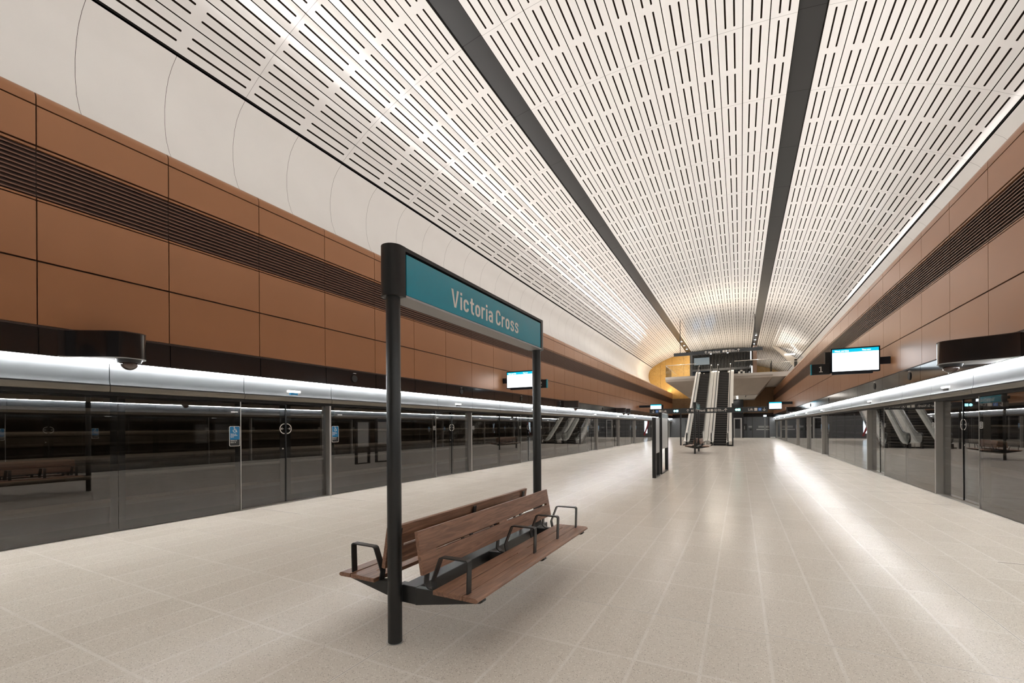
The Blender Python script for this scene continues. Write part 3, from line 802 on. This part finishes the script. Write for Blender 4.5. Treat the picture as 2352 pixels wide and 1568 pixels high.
# ------------------------------------------------------------------ poster stands
def poster_stand(y0, y1, ztop, zp, label, header):
    x = -.03; t = empty('poster_stand', (x, (y0+y1)/2, 0), label, 'poster stand', 'poster stands on the platform')
    for y in (y0, y1-.09):
        b = MB(); b.box(x-.055, x+.055, y, y+.09, 0, ztop); obj('post', b, 'charcoal', t, bevel=.004)
    b = MB(); b.box(x-.05, x+.05, y0+.09, y1-.09, 0, .045); obj('base_rail', b, 'charcoal', t)
    b = MB(); b.box(x-.045, x+.045, y0+.09, y1-.09, zp, ztop-.02); c = obj('poster_case', b, 'silver', t)
    for k in (-1, 1):
        b = MB(); b.box(x+k*.045, x+k*.05, y0+.11, y1-.11, zp+.04, ztop-(.20 if header else .06)); obj('poster', b, 'poster', c)
        if header:
            b = MB(); b.box(x+k*.045, x+k*.051, y0+.11, y1-.11, ztop-.19, ztop-.04); obj('header_panel', b, 'navy', c)
poster_stand(14.50, 15.35, 1.93, .78, 'narrow poster stand with dark posts, nearer of the two on the platform', False)
poster_stand(15.75, 17.25, 2.12, .86, 'wide poster stand with a header panel, farther of the two on the platform', True)

# ------------------------------------------------------------------ overhead wayfinding signs
def way_sign(y, x0, x1, z0, z1, cz, k, label, posts):
    t = empty('wayfinding_sign', ((x0+x1)/2, y, z0), label, 'sign', 'dark overhead wayfinding signs')
    b = MB(); b.box(x0, x1, y, y+.16, z0, z1); body = obj('sign_body', b, 'signbar', t, bevel=.01)
    U, V = (1, 0, 0), (0, 0, 1)
    def D(n, P, x, m='ivory', z=0): return decal(n, P, (x, y-.004, cz+z), U, V, m, body)
    return t, body, D
t, body, D = way_sign(39.7, -4.60, 4.32, 2.70, 3.13, 2.92, 1, 'long dark wayfinding bar with Miller St North and Lift across the escalator foot', True)
for px in (-2.08, 1.86):
    b = MB(); b.box(px-.055, px+.055, 39.86, 39.97, 0, 3.13 if px < 0 else 3.45); obj('post', b, 'black', t)
D('arrow', arrow(.24, 270), -4.29); D('pictogram', rect(-.11, -.11, .11, .11), -3.98, 'signblue'); D('pictogram', wheelchair(.19), -3.98)
decal('pictogram', rect(-.10, -.11, .12, .11), (-3.72, 39.697, 2.92), (1, 0, 0), (0, 0, 1), 'ivory', body)
T = lambda s, sz, x, z, xs=1.: lettering('lettering', s, sz, (x, 39.694, z), (1, 0, 0), (0, 0, 1), 'ivory', body, xs=xs, bold=.003)
T('Lift', .27, -3.53, 2.83); T('Miller St North', .27, -1.25, 2.83, .66); T('Lift', .27, 2.96, 2.83)
D('exit_pictogram', disc(-.10, 0, .085)+rect(.02, -.085, .19, .085), -2.44, 'exit2')
D('arrow', arrow(.24, 90), -1.49)
D('pictogram', rect(-.09, -.10, .09, .10), .10); D('pictogram', rect(-.09, -.10, .09, .10), .34)
D('pictogram', ring(0, 0, .125, .022)+disc(0, 0, .05), .62)
T('Buses', .10, .80, 2.95); T('Stands A-K', .10, .80, 2.84)
D('arrow', arrow(.24, 90), 1.37)
D('exit_pictogram', disc(-.10, 0, .085)+rect(.0, -.085, .17, .085), 2.24, 'exit')
D('pictogram', rect(-.10, -.11, .10, .11), 3.50); D('pictogram', rect(-.11, -.11, .11, .11), 3.78, 'signblue'); D('pictogram', wheelchair(.19), 3.78); D('arrow', arrow(.24, 270), 4.08)

t, body, D = way_sign(48.0, -3.62, 4.32, 8.78, 9.10, 8.94, 1, 'dark wayfinding bar reading Miller St North hung from the ceiling above the escalators', False)
for px in (-3.0, 3.7):
    b = MB(); b.cyl((px, 48.08, 9.1), (px, 48.08, vz(px)), .03, 8); obj('hanging_rod', b, 'black', t)
T = lambda s, sz, x, z, xs=1.: lettering('lettering', s, sz, (x, 47.994, z), (1, 0, 0), (0, 0, 1), 'ivory', body, xs=xs, bold=.003)
D('arrow', arrow(.25, 90), -.60); T('Miller St North', .28, -.38, 8.84, .62)
D('pictogram', rect(-.09, -.10, .09, .10), 1.00); D('pictogram', rect(-.09, -.10, .09, .10), 1.24); D('pictogram', ring(0, 0, .13, .03)+disc(0, 0, .05), 1.53)
T('Buses', .10, 1.72, 8.97); T('Stands A-K', .10, 1.72, 8.86); D('arrow', arrow(.25, 90), 2.30)
for px in (-.15, 1.35):
    b = MB(); b.cyl((px, 48.08, 8.78), (px, 48.08, 8.76), .06, 12); obj('downlight', b, 'dot', t)

# ------------------------------------------------------------------ escalators
def escalator(cx, label):
    Y0, YT, H = 40.7, 53.37, 7.30     # virtual foot and head of the 30 degree flight
    t = empty('escalator', (cx, 40., 0), label, 'escalator', 'pair of escalators')
    tan = H/(YT-Y0)
    def prof(off, y_a, y_b):          # height line following the flight
        return [(y_a, off), (Y0-.1, off), (Y0+.55, off+.55*tan*.6), (YT-.55, H+off-.55*tan*.6), (YT+.1, H+off), (y_b, H+off)]
    # steps
    n = 0; y = 40.15
    rise = .20; run = rise/tan
    b = MB(); b.box(cx-.5, cx+.5, 39.6, 40.15, .0, .015); obj('comb_plate', b, 'steel', t)
    k = 0; y = 40.15
    zs = [0, 0]
    for z in zs:
        b = MB(); b.box(cx-.48, cx+.48, y, y+.36, -.02, .012); b.box(cx-.48, cx+.48, y+.34, y+.37, .012, .016, 1); obj('step', b, ['step', 'riser'], t); y += .37
    z = 0.
    while z < H-.05:
        y0 = Y0+.1+z/tan; z += rise
        b = MB(); b.box(cx-.48, cx+.48, y0, y0+run+.02, z-rise, z)
        b.box(cx-.48, cx+.48, y0-.006, y0, z-.055, z-.0, 1)
        obj('step', b, ['step', 'riser'], t)
    # side skirts, decking, cladding
    for s in (-1, 1):
        def side(x0, x1, lo, hi, name, m):
            up = prof(hi, 39.9, 54.2); dn = prof(lo, 39.9, 54.2)
            b = MB(); b.prism([(p[0], p[1]) for p in up]+[(p[0], max(p[1], 0.)) for p in dn[::-1]], cx+s*x0, cx+s*x1, 'x'); return obj(name, b, m, t)
        side(.485, .50, -.2, .30, 'skirt_panel', 'steel')
        side(.50, .66, .26, .32, 'inner_decking', 'cladding')
        side(.60, .625, .30, 1.02, 'glass_balustrade', 'clear')
        side(.655, .93, .10, .38, 'outer_decking', 'cladding')
        side(.90, .93, -.65, .12, 'side_cladding', 'steel')
        b = MB(); pp = prof(.325, 40.2, 53.9); b.strip([(cx+s*.575, p[0], p[1]) for p in pp], .02, .012, (1, 0, 0)); obj('skirt_light', b, 'white', t)
        # handrail loop with round newels
        hr = prof(1.06, 39.95, 54.2); pts = []
        for i in range(9):
            a = PI*1.5-PI*i/8-0; pts.append((cx+s*.612, 39.95+.34*math.cos(a+PI)*1.0*0+(-.34)*math.sin(PI*i/8), .38+.34-.34*math.cos(PI*i/8)))
        pts = pts+[(cx+s*.612, p[0], p[1]) for p in hr[1:]]
        for i in range(1, 9): pts.append((cx+s*.612, 54.2+.34*math.sin(PI*i/8), H+.38+.34+.34*math.cos(PI*i/8)))
        b = MB(); b.strip(pts, .085, .045, (1, 0, 0)); obj('handrail', b, 'rubber', t, smooth=True, autos=True)
        b = MB(); b.cyl((cx+s*.585, 39.95, .72), (cx+s*.64, 39.95, .72), .33, 28); obj('glass_newel', b, 'clear', t)
        b = MB(); b.box(cx+s*.56, cx+s*.68, 39.6, 40.1, .0, .34); obj('newel_base', b, 'black', t, bevel=.02)
    # truss
    b = MB(); b.prism([(40.2, -.05), (40.8, -.05), (YT+.2, H-.95), (54.3, H-.95), (54.3, H-.1), (YT+.3, H-.25), (40.9, .0)], cx-.9, cx+.9, 'x'); obj('truss', b, 'charcoal', t)
    return t
escalator(-1.0, 'left escalator of the pair, behind the distant bench')
escalator(.90, 'right escalator of the pair, beside the concrete landing')

# ------------------------------------------------------------------ landing, upper floor, far end
FZ = 7.27
b = MB(); b.box(-5.22, 5.42, 53.5, 56, 6.72, 6.98); b.box(-5.24, 5.44, 53.45, 88, 6.98, FZ-.01, 1)
b.add([(-5.22, 53.5, 6.72), (5.42, 53.5, 6.72), (4.15, 57, 5.15), (-3.2, 57, 5.15)], [(0, 1, 2, 3)])
b.add([(-5.22, 53.5, 6.72), (-3.2, 57, 5.15), (-3.2, 68, 5.15), (-5.22, 68, 6.72)], [(0, 1, 2, 3)])
b.add([(5.42, 53.5, 6.72), (4.15, 57, 5.15), (4.15, 68, 5.15), (5.42, 68, 6.72)], [(0, 1, 2, 3)])
land = tag(obj('concrete_landing', b, ['concrete', 'concrete_pale']), 'concrete landing slab with sloping soffit at the head of the escalators', 'slab')
b = MB(); b.box(-3.2, 4.15, 57, 68, 5.11, 5.15); so = obj('soffit_panel', b, 'soffit_white', land)
b = MB(); b.box(2.95, 3.05, 57.4, 61, 5.10, 5.11); obj('soffit_slot', b, 'black', so)
b = MB()
for yy in (58.5, 61, 63.5): b.cyl((2.1, yy, 5.11), (2.1, yy, 5.08), .09, 12)
obj('soffit_downlight', b, 'dot', so)
b = MB(); b.box(5.44, 9.4, 53.7, 88, 6.75, FZ-.02); tag(obj('concourse_floor_slab', b, ['concrete_pale']), 'pale concourse floor slab right of the landing, against the right copper wall', 'slab')
# glass balustrades round the landing
def balustrade(segs, zt, label):
    x0, y0 = segs[0]
    t = empty('glass_balustrade', (x0, y0, FZ), label, 'balustrade', 'glass balustrades on the landing')
    for i in range(len(segs)-1):
        (xa, ya), (xb, yb) = segs[i], segs[i+1]
        g = MB(); g.add([(xa, ya, FZ-.2), (xb, yb, FZ-.2), (xb, yb, zt), (xa, ya, zt)], [(0, 1, 2, 3)]); obj('glass_panel', g, 'clear', t)
        g = MB(); g.cyl((xa, ya, zt), (xb, yb, zt), .03, 10); obj('top_rail', g, 'steel', t)
    return t
balustrade([(-5.2, 66), (-5.2, 53.5), (-1.95, 53.5)], 8.60, 'glass balustrade left of the escalator head, in front of the gold wall')
balustrade([(1.88, 53.5), (5.40, 53.5), (5.40, 57)], 8.62, 'glass balustrade right of the escalator head')
balustrade([(5.46, 53.75), (8.6, 53.75)], 8.25, 'lower glass balustrade at the right beside the copper wall')

# far end walls
b = MB()
prof = [(-w, z) for w, z in COVE[::-1]]
top = [(-w, vz(w)) for w in (9.12, 8.5, 7.5, 6.5, 5.5, 4.6, 3.9)]
poly = [(-9.4, 5.2), (-6.3, 5.2)][:0]
cx = [(-5.2, 5.2), (-9.3, 5.2), (-9.3, 6.3), (-7.0, 6.38)]
pts = [(-3.95, vz(3.95)), (-3.95, 3.3), (-6.9, 3.3), (-6.9, 6.34)]+[(-w, z) for w, z in COVE[::-1]]+top[:-1]
# front faces at GOLD_Y
vs = [(x, GOLD_Y, z) for x, z in pts]; b.add(vs, [tuple(range(len(vs)))])
b.add([(-3.95, GOLD_Y, 7.2), (-3.95, 86, 7.2), (-3.95, 86, 12.3), (-3.95, GOLD_Y, 12.3)], [(0, 1, 2, 3)])
wg = obj('wall_back', b, 'gold', kind='structure')
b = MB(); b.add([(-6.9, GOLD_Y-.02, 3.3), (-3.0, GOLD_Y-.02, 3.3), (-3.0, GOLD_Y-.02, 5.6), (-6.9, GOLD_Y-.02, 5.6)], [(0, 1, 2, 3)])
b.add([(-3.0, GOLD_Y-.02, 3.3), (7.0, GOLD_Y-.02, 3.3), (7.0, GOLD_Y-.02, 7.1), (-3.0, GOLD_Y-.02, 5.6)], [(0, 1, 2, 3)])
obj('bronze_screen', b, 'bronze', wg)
b = MB(); b.box(-6.9, 7., GOLD_Y-.05, GOLD_Y+.1, 2.80, 3.30); obj('dark_header', b, 'band', wg)
b = MB(); b.add([(3.9, 88, 7.1), (9.8, 88, 7.1), (9.8, 88, 11), (3.9, 88, 12.4)], [(0, 1, 2, 3)]); b.box(3.9, 9.8, 87.9, 87.98, 7.2, 8.6, 1)
obj('wall_concourse', b, ['gold', 'greywall'], kind='structure')
b = MB(); b.box(-11.5, 11.5, YB-.2, YB, -1.4, 12.7); obj('wall_rear', b, 'greywall', kind='structure')
# grey service wall at platform level with doors
b = MB(); b.box(-6.55, 6.7, GOLD_Y-.02, GOLD_Y+.12, 0, 2.80)
wl = obj('wall_service', b, 'greywall', kind='structure')
b = MB(); b.box(5.85, 6.6, 67.2, GOLD_Y-.02, 0, 2.8); obj('corner_panel', b, 'greywall', wl)
b = MB(); b.box(3.84, 3.90, GOLD_Y-.03, GOLD_Y-.02, 0, 2.8); b.box(3.2, 3.24, GOLD_Y-.03, GOLD_Y-.02, 0, 2.8); obj('panel_joint', b, 'black', wl)
def Bx(*a): m_ = MB(); m_.box(*a); return m_
DD = empty('door_%d' % (dn+1), (5.35, GOLD_Y-.04, 0), kind='structure')
for k in (-1, 1):
    lf = obj('door_leaf', Bx(5.35+k*.02, 5.35+k*1.03, GOLD_Y-.05, GOLD_Y-.025, .02, 2.66), 'greywall', DD)
    obj('push_bar', Bx(5.35+k*.08, 5.35+k*1.0, GOLD_Y-.11, GOLD_Y-.06, 1.06, 1.15), 'silver', lf)
    obj('door_sign', Bx(5.35+k*.10, 5.35+k*.78, GOLD_Y-.056, GOLD_Y-.05, 1.34, 1.60), 'midgrey', lf)
obj('centre_strip', Bx(5.31, 5.39, GOLD_Y-.07, GOLD_Y-.04, 0, 2.7), 'midgrey', DD)
t = empty('intercom', (3.05, GOLD_Y-.04, 1.), 'black wall intercom box between the lift and the grey double doors', 'intercom')
obj('case', Bx(2.86, 3.22, GOLD_Y-.10, GOLD_Y-.03, 1.0, 1.88), 'black', t); obj('face_plate', Bx(2.90, 2.96, GOLD_Y-.105, GOLD_Y-.10, 1.1, 1.6), 'silver', t)
t = empty('notice_board', (3.6, GOLD_Y-.04, 1.3), 'small pale notice beside the left edge of the grey double doors', 'notice')
obj('board', Bx(3.40, 3.82, GOLD_Y-.045, GOLD_Y-.03, 1.38, 1.60), 'midgrey', t); obj('handle_box', Bx(3.52, 3.80, GOLD_Y-.10, GOLD_Y-.03, .98, 1.25), 'black', t)
t = empty('lift', (2.15, 66.2, 0), 'dark glazed lift shaft with grey-framed lift door right of the escalators', 'lift')
obj('shaft', Bx(1.55, 2.80, 66.25, 67.9, 0, 5.1), 'frit', t)
fr = obj('door_frame', Bx(1.64, 2.62, 66.2, 66.26, 0, 2.66), 'midgrey', t)
obj('lift_door', Bx(1.76, 2.44, 66.17, 66.20, .05, 2.55), 'greywall', t); obj('door_window', Bx(1.80, 2.40, 66.155, 66.17, 1.25, 2.48), 'frit', t)
t = empty('exit_light', (5.35, GOLD_Y-.2, 2.95), 'small glowing exit lamp above the grey double doors', 'light')
obj('lamp', Bx(5.18, 5.52, GOLD_Y-.16, GOLD_Y-.06, 2.84, 3.02), 'cool', t)
b = MB(); b.box(5.9, 6.48, 66.9, 67.15, 0, .15); tag(obj('floor_box', b, 'silver'), 'small pale box on the floor at the foot of the far right corner', 'box')
# left platform end: recess with light, red hose
DD = empty('door_%d' % (dn+2), (-3.0, GOLD_Y-.04, 0), kind='structure')
obj('lit_panel', Bx(-3.15, -2.75, GOLD_Y-.06, GOLD_Y-.03, .6, 2.75), 'cool', DD)
obj('door_leaf', Bx(-4.6, -3.6, GOLD_Y-.06, GOLD_Y-.03, .02, 2.5), 'frit', DD)
b = MB(); b.strip([(-3.35, GOLD_Y-.10, 2.6), (-3.2, GOLD_Y-.10, 1.7), (-2.7, GOLD_Y-.10, .25)], .03, .22, (0, 1, 0)); tag(obj('red_banner', b, 'red'), 'thin slanting red strip on the far grey wall, left of the escalators', 'strip')

# dark concourse hall behind the landing
b = MB(); b.box(-3.93, 4.42, 72.6, 72.7, 9.55, 12.6)      # bulkhead
b.box(-3.93, -3.6, 68.0, 72, 7.2, 12.3); b.box(-3.93, 4.3, 85.8, 86, 7.2, 12.3)
hall = obj('wall_hall', b, 'black', kind='structure')
b = MB()
for i in range(46): b.box(-3.9+i*.18, -3.9+i*.18+.05, 68.2, 70.0, 9.6+.0, 11.9)
obj('batten_screen', b, 'batten', hall)
b = MB(); b.box(-3.4, -1.4, 68.12, 68.18, 10.3, 11.3); obj('light_panel', b, 'batlight', hall)
b = MB(); b.box(-3.9, 4.3, 67.9, 68.1, 9.35, 9.65); obj('dark_beam', b, 'black', hall)
for x0, x1, m in ((-3.3, -2.3, 'bluewin'), (-2.0, -1.0, 'bluewin')):
    obj('lit_window', Bx(x0, x1, 72.9, 73.0, 7.3, 9.2), m, hall)
for x0, x1 in ((.9, 1.15), (2.2, 2.45), (2.75, 3.0)): obj('portal_frame', Bx(x0, x1, 68.3, 68.5, 7.25, 9.3), 'midgrey', hall)
obj('portal_head', Bx(2.2, 3.0, 68.3, 68.5, 9.1, 9.3), 'midgrey', hall)
obj('white_frame', Bx(-2.2, -2.05, 68.3, 68.4, 7.25, 9.1), 'midgrey', hall)
for nm, x, y, z0, z1, lb in (('wall_light', 3.70, 66., 10.35, 11.42, 'vertical strip light high at the right edge of the dark concourse portal'), ('wall_light', 3.60, 56., 7.40, 8.30, 'vertical strip light standing behind the right glass balustrade')):
    t = empty(nm, (x, y, z0), lb, 'light', 'vertical strip lights by the concourse')
    obj('tube', Bx(x-.05, x+.05, y, y+.06, z0, z1), 'dot2', t); obj('housing', Bx(x-.09, x+.09, y+.06, y+.12, z0-.05, z1+.05), 'charcoal', t)
    if z0 < 8: obj('stand', Bx(x-.06, x+.06, y+.06, y+.12, FZ-.02, z0), 'charcoal', t)
b = MB(); b.box(3.95, 4.40, 66.3, 70, 7.25, 12.2); tag(obj('bronze_pier', b, 'dark_bronze'), 'narrow bronze pier at the right jamb of the dark concourse portal', 'pier')
# curved pale bulkhead under the right vault
b = MB(); ptsA = [(6.15, 11.75), (7.0, 11.62), (8.2, 11.1), (8.9, 10.75), (9.2, 10.2), (8.4, 9.7), (7.5, 8.2), (8.9, 8.0), (9.45, 8.3)]
outer = [(6.15, 11.72), (6.9, 10.95), (7.7, 10.0), (8.4, 9.1), (9.0, 8.0), (9.4, 8.2), (9.55, 9.3), (9.0, 9.7), (8.2, 10.3), (7.3, 11.0), (6.7, 11.55)]
b.prism([(x, z) for x, z in outer], 65.0, 66.0, 'y'); t = tag(obj('curved_bulkhead', b, 'concrete_pale'), 'pale curved bulkhead sweeping down from the right of the vault at the far end', 'bulkhead')
b = MB(); b.box(7.40, 8.5, 64.8, 64.95, 10.42, 10.58); tag(obj('strip_light', b, 'dot2'), 'short bright strip light beside the pale curved bulkhead', 'light')
b = MB(); b.box(8.35, 8.65, 64., 64.3, FZ-.02, 9.75); tag(obj('dark_pier', b, 'charcoal'), 'thin dark pier in front of the pale curved bulkhead', 'pier')
# downlights in the ceiling strips near the far end
i = 0
for s, n in ((-1, 'left'), (1, 'right')):
    for j, y in enumerate((59.2, 62.3, 65.4)):
        w = 4.1; t = empty('downlight', (s*w, y, vz(w)), '%s of three round downlights at the far end of the %s dark ceiling strip' % (('nearest', 'middle', 'farthest')[j], n), 'downlight', 'round downlights in the dark strips')
        b = MB(); b.cyl((0, 0, .05), (0, 0, .0), .13, 16, mi=0); obj('trim_ring', b, 'charcoal', t, local=True)
        b = MB(); b.cyl((0, 0, -.001), (0, 0, -.012), .10, 16); obj('lens', b, 'dot', t, local=True)

# ------------------------------------------------------------------ area lights: the place's own and added fill
def area(name, loc, sx, sy, power, col, rot=(0, 0, 0)):
    l = bpy.data.lights.new(name, 'AREA'); l.shape = 'RECTANGLE'; l.size = sx; l.size_y = sy; l.energy = power; l.color = col
    o = bpy.data.objects.new(name, l); COL.objects.link(o); o.location = loc; o.rotation_euler = rot; return o
# added fill shining down from the dark strips; fittings only near the far end
for s in (-1, 1):
    for y in (-6, 6, 18, 30, 42, 54, 63):
        area('strip_fill_light', (s*4.1, y, vz(4.1)+.03), .3, 6., 20 if y < 35 else 110, (1., .95, .89))
# aimed uplights on both copings, washing the far side of the vault
for s in (-1, 1):
    for y in range(-12, 68 if s < 0 else 44, 8):
        o = area('coping_uplight', (s*7.02, y+4, 6.5), .10, 7.9, 99, (1., .965, .93), (0, 0, 0))
        o.data.spread = math.radians(130)
        d = Vector((s*1.0-s*7.02, 0, 12.3-6.5)).normalized(); yy = Vector((0, 1, 0))
        o.rotation_euler = Matrix((yy.cross(-d), yy, -d)).transposed().to_euler()
# dim fill added to brighten the two train tunnels behind the glass
for s in (-1, 1):
    for y in range(-10, 70, 10): area('tunnel_fill_light', (s*8.8, y+2, 5.5), .15, 4., 42, (1., .88, .72))
# lights under the landing, over the landing and on the gold wall
area('concourse_light', (0., 62., 11.2), 3., 6., 500, (1., .9, .75))
area('undercroft_light', (0., 62., 5.05), 4., 6., 130, (1., .93, .84))
area('gold_wall_light', (-7.4, 60., 6.6), .8, 1.5, 120, (1., .82, .55), (math.radians(110), 0, 0))
area('concourse_right_fill', (6.5, 78., 7.9), 2.5, 12., 120, (1., .93, .85), (PI, 0, 0))  # added fill that lifts the right vault beyond the landing, no fitting there

w = bpy.data.worlds.new('world'); SC.world = w; w.use_nodes = True
w.node_tree.nodes['Background'].inputs[0].default_value = (0, 0, 0, 1)
SC.view_settings.view_transform = 'Standard'; SC.view_settings.look = 'None'; SC.view_settings.gamma = 1.; SC.view_settings.use_curve_mapping = False
SC.view_settings.exposure = .87
cy = SC.cycles
cy.max_bounces = 8; cy.diffuse_bounces = 4; cy.glossy_bounces = 4; cy.transparent_max_bounces = 12; cy.transmission_bounces = 4
cy.use_denoising = True; cy.sample_clamp_indirect = 4.; cy.caustics_reflective = False; cy.caustics_refractive = False
try: cy.use_light_tree = True
except Exception: pass
